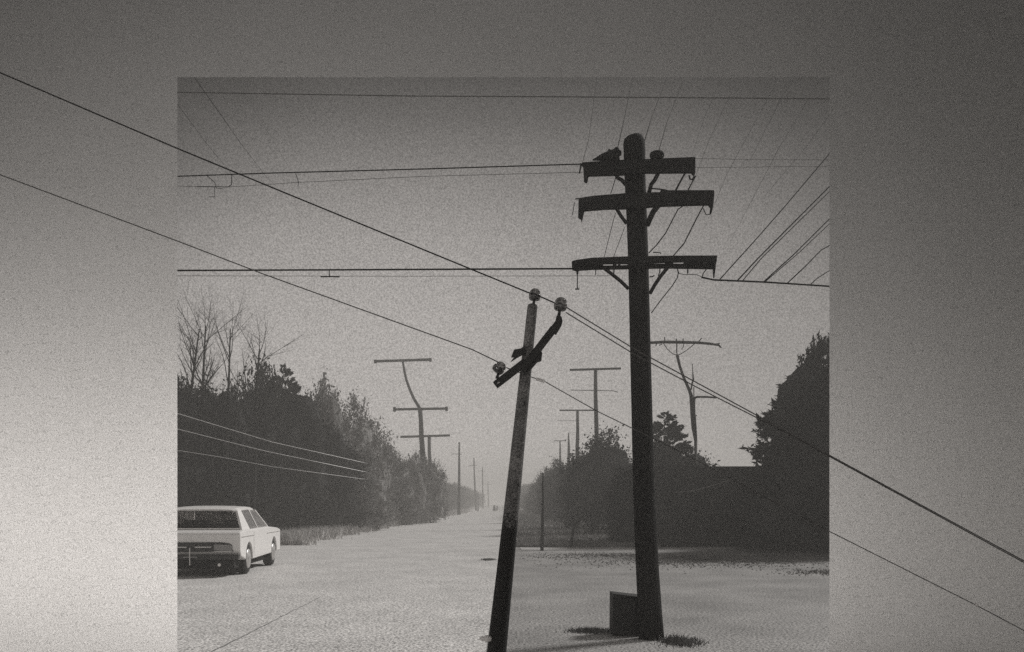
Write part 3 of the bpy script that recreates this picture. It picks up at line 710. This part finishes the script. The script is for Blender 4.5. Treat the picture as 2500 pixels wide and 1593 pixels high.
tree_px(sun_paled, 1050, 1120, 64, 90, 'bushy tree before the feet of the paired left-hand poles', GL)
tree_px(sun_paled, 1010, 1128, 60, 90, 'low hazy bush just left of the paired left-hand poles', GL, 'bush', 'bush')
GR = 'bushes and trees along the right of the road'
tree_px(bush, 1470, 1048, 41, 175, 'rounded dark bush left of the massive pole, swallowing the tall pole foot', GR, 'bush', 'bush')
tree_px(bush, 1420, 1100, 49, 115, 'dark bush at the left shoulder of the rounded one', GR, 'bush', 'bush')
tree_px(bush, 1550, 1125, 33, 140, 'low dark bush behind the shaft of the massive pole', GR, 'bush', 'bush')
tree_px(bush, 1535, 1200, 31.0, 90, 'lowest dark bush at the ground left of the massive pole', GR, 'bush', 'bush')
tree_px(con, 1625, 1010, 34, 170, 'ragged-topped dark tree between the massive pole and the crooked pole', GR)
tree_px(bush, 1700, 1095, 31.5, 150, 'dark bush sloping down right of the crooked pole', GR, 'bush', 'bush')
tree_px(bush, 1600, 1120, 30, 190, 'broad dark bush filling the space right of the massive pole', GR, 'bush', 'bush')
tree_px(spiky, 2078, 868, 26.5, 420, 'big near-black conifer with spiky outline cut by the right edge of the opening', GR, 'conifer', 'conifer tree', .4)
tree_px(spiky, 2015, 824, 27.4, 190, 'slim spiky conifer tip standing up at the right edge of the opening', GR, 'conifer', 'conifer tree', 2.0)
tree_px(bush, 1365, 1120, 64, 78, 'hazy bush left of the rounded one, below the touching bars', GR, 'bush', 'bush')
tree_px(bush, 1338, 1140, 80, 52, 'hazy bush under the dark-tipped pole', GR, 'bush', 'bush')
for i in range(14):
    Y = 74 + i * 6.5
    tree(sun_paled if i % 3 else bush, 3.9 + rr.uniform(0, .7) - .0072 * Y * .5, Y, rr.uniform(3.6, 5.0), rr.uniform(3.0, 4.0), 'hazy bush in the receding row on the right of the road', 'receding row of hazy bushes on the right', 'bush', 'bush')
for i in range(12):
    Y = 170 + i * 16
    tree(bush, 4.6 + rr.uniform(0, 1.5) - .0072 * Y, Y, rr.uniform(4.5, 6.5), rr.uniform(5, 8), 'very faint tree near the vanishing point on the right of the road', 'faintest far trees on the right')
for i in range(8):
    Y = 43 + i * 6
    tree(bush, 6.6 + rr.uniform(0, 1.2), Y, rr.uniform(3.4, 4.4), 4.6, 'dark tree hidden deeper behind the right-hand bushes', 'trees deeper behind the right-hand bushes')

tree_px(bush, 1925, 1165, 26.6, 250, 'low black bush at the foot of the big conifer', GR, 'bush', 'bush')

def shed():
    Y = 28.9
    a = P(1560, 1150, Y); b = P(1975, 1143, Y)
    t = thing('shed', ((a.x + b.x) / 2, Y + 2, 0), 'long black flat-roofed shed between the bushes and the big conifer', 'shed')
    zt = P(1700, 1146, Y).z
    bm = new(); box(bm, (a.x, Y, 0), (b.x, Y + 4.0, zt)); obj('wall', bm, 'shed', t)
    q = P(1770, 1140, Y)
    bm = new(); box(bm, (a.x - .1, Y - .15, zt), (b.x + .1, Y + 4.15, zt + .09)); obj('roof', bm, 'shed', t)
    for x in (0.22, 0.54):
        cx = a.x + (b.x - a.x) * x
        bm = new()
        box(bm, (cx - .45, Y - .04, 0.03), (cx + .45, Y - .002, 1.95)); d = obj('door', bm, 'shed', t)
        obj('handle', box(new(), (cx + .33, Y - .07, .95), (cx + .36, Y - .04, 1.1)), 'iron', d)
shed()

# ------------------------------------------------------------------ the white car
def car():
    L = 4.55
    near = Vector((-6.40, 17.1, 0))
    t = thing('parked_car', near, 'white old sedan parked at left, its rear toward us and cut by the opening edge', 'car', None, R(3.8))
    W2 = .93
    def arch(yc, r, z0):
        return [(yc - r * math.cos(math.pi * k / 10), z0 + r * math.sin(math.pi * k / 10)) for k in range(11)]
    prof = [(0.03, .50), (0.0, .56), (0.0, .86), (0.04, .905), (.30, .935), (3.0, .955), (4.2, .90), (4.5, .86), (4.55, .78), (4.55, .42), (4.48, .34)]
    low = [(4.12, .34)] + [(3.74 + .36 * math.cos(math.pi * k / 10), .34 + .36 * math.sin(math.pi * k / 10)) for k in range(11)] + [(3.36, .32), (1.30, .30)] + [(.90 + .36 * math.cos(math.pi * k / 10), .32 + .36 * math.sin(math.pi * k / 10)) for k in range(11)] + [(.50, .34), (.10, .42)]
    outl = prof + low
    bm = new()
    segs = [-W2, -W2 * .965, W2 * .965, W2]
    rings = []
    for i, x in enumerate(segs):
        k = .985 if i in (0, 3) else 1.0
        rings.append([bm.verts.new((x, y, z if not i in (0, 3) else .62 + (z - .62) * .965)) for y, z in outl])
    n = len(outl)
    bm.faces.new(rings[0]); bm.faces.new(rings[-1][::-1])
    for a, b in zip(rings, rings[1:]):
        for k in range(n): bm.faces.new((a[k], b[k], b[(k + 1) % n], a[(k + 1) % n]))
    body = obj('body', bm, 'paint', t, local=True, bevel=.018)
    # cabin: roof on pillars, glazed, seats inside
    zb, zr = .945, 1.365
    def slab(pts, thick, bm=None):
        bm = bm or new(); pts = [Vector(p) for p in pts]
        nrm = (pts[1] - pts[0]).cross(pts[-1] - pts[0]).normalized()
        a = [bm.verts.new(p) for p in pts]; b = [bm.verts.new(p + nrm * thick) for p in pts]
        bm.faces.new(a); bm.faces.new(b[::-1])
        for i in range(len(pts)): bm.faces.new((a[i], b[i], b[(i + 1) % len(pts)], a[(i + 1) % len(pts)]))
        return bm
    bm = new()
    g = []
    for y, wx, dz in ((.86, .60, -.035), (.93, .66, -.01), (1.15, .68, .012), (1.8, .69, .03), (2.35, .68, .015), (2.62, .66, -.01), (2.70, .60, -.04)):
        g.append([[bm.verts.new((k * wx, y, zr + dz + c + o)) for k, c in ((-1, 0), (-.93, .022), (-.6, .036), (0, .042), (.6, .036), (.93, .022), (1, 0))] for o in (0, -.045)])
    for p, q in zip(g, g[1:]):
        for k in range(6):
            bm.faces.new((p[0][k], p[0][k + 1], q[0][k + 1], q[0][k])); bm.faces.new((p[1][k + 1], p[1][k], q[1][k], q[1][k + 1]))
        for k in (0, 6): bm.faces.new((p[0][k], q[0][k], q[1][k], p[1][k]))
    for p in (g[0], g[-1]):
        for k in range(6): bm.faces.new((p[0][k], p[0][k + 1], p[1][k + 1], p[1][k]))
    obj('roof', bm, 'paint', t, local=True, smooth=False)
    for sx in (-1, 1):
        q = lambda y, z, o=0: Vector((sx * (.86 - .18 * (z - zb) / (zr - zb) - o), y, z))
        zt = zr - .02
        def pillar(y0, y1, y2, y3, z0=zb - .03, th=.05):
            p = [q(y0, z0), q(y1, z0), q(y2, zt), q(y3, zt)]
            obj('pillar', slab(p, -sx * th), 'paint', t, local=True, bevel=.006)
        pillar(.50, 1.28, 1.18, .86)          # broad rear pillar
        pillar(2.12, 2.18, 2.04, 1.98, th=.03)
        pillar(3.34, 3.42, 2.72, 2.64, th=.035)
        for y0, y1, y2, y3 in ((1.28, 2.12, 1.98, 1.18), (2.18, 3.34, 2.64, 2.04)):
            obj('side_window', slab([q(y0, zb, .012), q(y1, zb, .012), q(y2, zt, .012), q(y3, zt, .012)], -sx * .006), 'window', t, local=True)
        bx0 = sorted((sx * .16, sx * .70))
        obj('front_seat', box(box(new(), (bx0[0], 1.95, .62), (bx0[1], 2.07, 1.12)), (bx0[0], 2.07, .60), (bx0[1], 2.55, .74)), 'seat', t, local=True)
    obj('rear_window', slab([(-.79, .565, zb + .03), (.79, .565, zb + .03), (.63, .85, zr - .03), (-.63, .85, zr - .03)], -.006), 'window', t, local=True)
    obj('window_trim', box(new(), (-.80, .53, zb + .004), (.80, .57, zb + .03)), 'chrome', t, local=True)
    obj('windscreen', slab([(-.80, 3.40, zb), (.80, 3.40, zb), (.62, 2.70, zr - .03), (-.62, 2.70, zr - .03)], .006), 'window', t, local=True)
    obj('rear_seat', box(new(), (-.74, 1.0, .60), (.74, 1.16, 1.06)), 'seat', t, local=True)
    obj('mirror', box(new(), (-.11, 2.78, zr - .13), (.11, 2.80, zr - .08)), 'dark', t, local=True)
    # rear face: dark inset band, lamps, trim, bumper, plate
    rp = obj('rear_panel', prism(new(), [(-.78, .50), (-.80, .66), (-.70, .705), (.52, .705), (.70, .685), (.76, .655), (.78, .52)], -.022, .02), 'dark', t, local=True, bevel=.004)
    for sx in (-1, 1):
        lampo = obj('tail_light', prism(new(), [(sx * .42, .545), (sx * .42, .665), (sx * .72, .655), (sx * .765, .63), (sx * .765, .525)], -.040, -.023), 'lamp', t, local=True, bevel=.004)
        obj('lamp_trim', box(new(), (min(sx * .42, sx * .77), -.046, .516), (max(sx * .42, sx * .77), -.024, .526)), 'chrome', lampo, local=True)
    obj('trim_strip', box(new(), (.04, -.034, .60), (.36, -.023, .618)), 'chrome', t, local=True)
    obj('trim_strip', box(new(), (-.36, -.034, .60), (-.12, -.023, .618)), 'chrome', t, local=True)
    bump = obj('bumper', prism(new(), [(-.90, .36), (-.92, .46), (.92, .46), (.90, .36)], -.09, .06), 'dark', t, local=True, bevel=.02)
    obj('bumper_guard', box(new(), (-.045, -.115, .25), (-.03, -.09, .60)), 'chrome', bump, local=True)
    obj('number_plate', box(new(), (-.17, -.10, .405), (.10, -.092, .42)), 'plate', bump, local=True)
    ex = obj('exhaust_pipe', tube(new(), [(.52, .5, .26), (.52, -.03, .25)], .032, 10), 'chrome', t, local=True)
    obj('underbody', box(new(), (-.78, .10, .17), (.78, 4.3, .33)), 'under', t, local=True)
    obj('rear_valance', box(new(), (-.80, .03, .20), (.80, .12, .42)), 'under', t, local=True)
    for yc in (.90, 3.74):
        bm = new(); 
        box(bm, (-.80, yc - .40, .32), (.80, yc + .40, .70)); 
        for sx in (-1, 1):
            wbm = lathe(new(), [(.20, -.10), (.29, -.10), (.325, -.07), (.33, 0), (.325, .07), (.29, .10), (.20, .10)], Matrix.Translation((sx * .80, yc, .33)) @ Matrix.Rotation(R(90), 4, 'Y'), 28)
            wh = obj('wheel', wbm, 'tyre', t, local=True, smooth=True)
            obj('rim', lathe(new(), [(.01, .03), (.07, .045), (.09, .02), (.19, .025), (.21, .0), (.21, -.03)], Matrix.Translation((sx * .895, yc, .33)) @ Matrix.Rotation(sx * R(90), 4, 'Y'), 24), 'rim', wh, local=True, smooth=True)
            bmx = new()
            box(bmx, (sx * .905 - .02, yc - .365, .345), (sx * .905 + .01, yc + .365, .36))
            bmx.free()
        bm.free()
    # chrome belt line and door handles
    obj('belt_trim', box(new(), (W2 - .004, .08, .795), (W2 + .006, 4.4, .81)), 'chrome', t, local=True)
    obj('door', prism_x(W2 + .001, [(1.35, .36), (1.35, .90), (2.75, .915), (2.75, .36)]), 'paint', t, local=True, bevel=.003)
    t.scale = (1, .86, 1)
    return t
def prism_x(x, outl, d=.006):
    bm = new(); a = [bm.verts.new((x, y, z)) for y, z in outl]; b = [bm.verts.new((x + d, y, z)) for y, z in outl]
    bm.faces.new(a); bm.faces.new(b[::-1])
    for i in range(len(a)): bm.faces.new((a[i], b[i], b[(i + 1) % len(a)], a[(i + 1) % len(a)]))
    return bm
car()

# ------------------------------------------------------------------ haze
bm = new(); box(bm, (-310, -50, -1.0), (310, 490, 15.5))
hz = obj('haze', bm, 'wire')
hm = bpy.data.materials.new('haze'); hm.use_nodes = True; nt = hm.node_tree
for nd_ in list(nt.nodes):
    if nd_.type != 'OUTPUT_MATERIAL': nt.nodes.remove(nd_)
pv = nt.nodes.new('ShaderNodeVolumePrincipled'); pv.inputs['Density'].default_value = 0.0047
pv.inputs['Color'].default_value = (.95, .93, .90, 1); pv.inputs['Anisotropy'].default_value = 0.1
nt.links.new(pv.outputs[0], [q for q in nt.nodes if q.type == 'OUTPUT_MATERIAL'][0].inputs['Volume'])
hz.data.materials.clear(); hz.data.materials.append(hm)
tag(hz, kind='stuff')

# ------------------------------------------------------------------ sky, sun, camera
SUN_EL, SUN_AZ = 40.0, 58.0       # azimuth measured from +Y toward +X
w = bpy.data.worlds.new('World'); sc.world = w; w.use_nodes = True
nt = w.node_tree; nd = nt.nodes; lk = nt.links
bg = nd['Background']; bg.inputs['Strength'].default_value = 0.1
sky = nd.new('ShaderNodeTexSky'); sky.sky_type = 'NISHITA'; sky.sun_disc = False
sky.sun_elevation = R(SUN_EL); sky.sun_rotation = R(SUN_AZ); sky.dust_density = 6; sky.air_density = 2
bw = nd.new('ShaderNodeRGBToBW'); lk.new(sky.outputs[0], bw.inputs[0])
soft = nd.new('ShaderNodeMapRange'); lk.new(bw.outputs[0], soft.inputs['Value'])
soft.inputs['From Min'].default_value = 0; soft.inputs['From Max'].default_value = 12; soft.inputs['To Min'].default_value = .92; soft.inputs['To Max'].default_value = 1.08
tc = nd.new('ShaderNodeTexCoord'); nrm = nd.new('ShaderNodeVectorMath'); nrm.operation = 'NORMALIZE'; lk.new(tc.outputs['Generated'], nrm.inputs[0])
sep = nd.new('ShaderNodeSeparateXYZ'); lk.new(nrm.outputs[0], sep.inputs[0])
def ramp(src, stops, lo, hi):
    mr = nd.new('ShaderNodeMapRange'); mr.inputs['From Min'].default_value = lo; mr.inputs['From Max'].default_value = hi
    lk.new(src, mr.inputs['Value'])
    cr = nd.new('ShaderNodeValToRGB'); lk.new(mr.outputs[0], cr.inputs[0]); cr.color_ramp.interpolation = 'EASE' if len(stops) < 4 else 'LINEAR'
    el = cr.color_ramp.elements
    while len(el) > 1: el.remove(el[0])
    first = True
    for x, v in stops:
        t_ = (x - lo) / (hi - lo)
        if first: el[0].position = t_; e = el[0]; first = False
        else: e = el.new(t_)
        e.color = (v, v, v, 1)
    return cr.outputs[0]
def mul(a, b):
    m_ = nd.new('ShaderNodeMath'); m_.operation = 'MULTIPLY'
    for i, q in enumerate((a, b)):
        if isinstance(q, (int, float)): m_.inputs[i].default_value = q
        else: lk.new(q, m_.inputs[i])
    return m_.outputs[0]
front = ramp(sep.outputs[2], [(0, .62), (.05, .50), (.12, .40), (.20, .35), (.29, .275), (.37, .155), (.41, .09), (.45, .045), (.6, .07), (1, .36)], 0, 1)
back = ramp(sep.outputs[2], [(0, 1.45), (.10, 1.25), (.22, .72), (.34, .40), (.46, .20), (.53, .145), (.60, .09), (.68, .05), (.8, .05), (1, .36)], 0, 1)
fx = ramp(sep.outputs[0], [(-.45, .93), (-.30, 1.02), (-.05, 1.0), (.15, .82), (.36, .60), (.6, .5)], -1, 1)
bx = ramp(sep.outputs[0], [(-.75, .8), (-.48, .92), (-.38, 1.0), (-.1, .9), (.3, .50), (.42, .18), (.50, .03), (.8, .05)], -1, 1)
isf = ramp(sep.outputs[1], [(-.2, 0), (.3, 1)], -1, 1)
ab = nd.new('ShaderNodeMath'); ab.operation = 'ABSOLUTE'; lk.new(sep.outputs[0], ab.inputs[0])
pc = mul(ab.outputs[0], sep.outputs[2])
cf = ramp(pc, [(-1, 1), (.04, 1), (.075, .92), (.12, .50), (.16, .28), (.25, .15), (.5, .3)], -1, 1)
cb = ramp(pc, [(-1, 1), (.10, 1), (.18, .74), (.22, .32), (.27, .03), (.35, .03), (.5, .3)], -1, 1)
A = mul(mul(front, fx), cf); B = mul(mul(back, bx), cb)
mix = nd.new('ShaderNodeMix'); lk.new(isf, mix.inputs[0]); lk.new(B, mix.inputs[2]); lk.new(A, mix.inputs[3])
val = mul(mix.outputs[0], soft.outputs[0])
gn = nd.new('ShaderNodeTexNoise'); gn.inputs['Scale'].default_value = 640; gn.inputs['Detail'].default_value = 1; lk.new(nrm.outputs[0], gn.inputs['Vector'])
gr = nd.new('ShaderNodeMapRange'); gr.inputs['From Min'].default_value = .3; gr.inputs['From Max'].default_value = .7; gr.inputs['To Min'].default_value = .66; gr.inputs['To Max'].default_value = 1.34
lk.new(gn.outputs['Fac'], gr.inputs['Value']); val = mul(val, gr.outputs[0]); val = mul(val, 10.0)
sc_ = nd.new('ShaderNodeVectorMath'); sc_.operation = 'SCALE'; sc_.inputs[0].default_value = (1.045, .988, .945); lk.new(val, sc_.inputs['Scale'])
lk.new(sc_.outputs[0], bg.inputs['Color'])

sd = bpy.data.lights.new('sun', 'SUN'); sd.energy = 2.3; sd.angle = R(11); sd.color = (1, .98, .95)
so = bpy.data.objects.new('sun', sd); COL.objects.link(so)
d = Vector((math.sin(R(SUN_AZ)) * math.cos(R(SUN_EL)), math.cos(R(SUN_AZ)) * math.cos(R(SUN_EL)), math.sin(R(SUN_EL))))
so.rotation_euler = d.to_track_quat('Z', 'Y').to_euler(); so.location = (0, 0, 30)

cd = bpy.data.cameras.new('camera'); cd.sensor_width = 36; cd.lens = 36 * F / 2500
cd.shift_y = (HY - 796.5) / 2500; cd.clip_end = 2000
co = bpy.data.objects.new('camera', cd); COL.objects.link(co); co.location = (0, 0, H); co.rotation_euler = (R(90), 0, 0)
sc.camera = co
sc.view_settings.view_transform = 'Standard'; sc.view_settings.look = 'None'; sc.view_settings.gamma = 1
sc.view_settings.exposure = 0.22
cy = sc.cycles
cy.use_denoising = False
cy.sample_clamp_indirect = 2.5; cy.sample_clamp_direct = 4.0
cy.max_bounces = 8; cy.diffuse_bounces = 2; cy.glossy_bounces = 3; cy.volume_bounces = 1; cy.transmission_bounces = 8; cy.transparent_max_bounces = 8
cy.use_adaptive_sampling = False
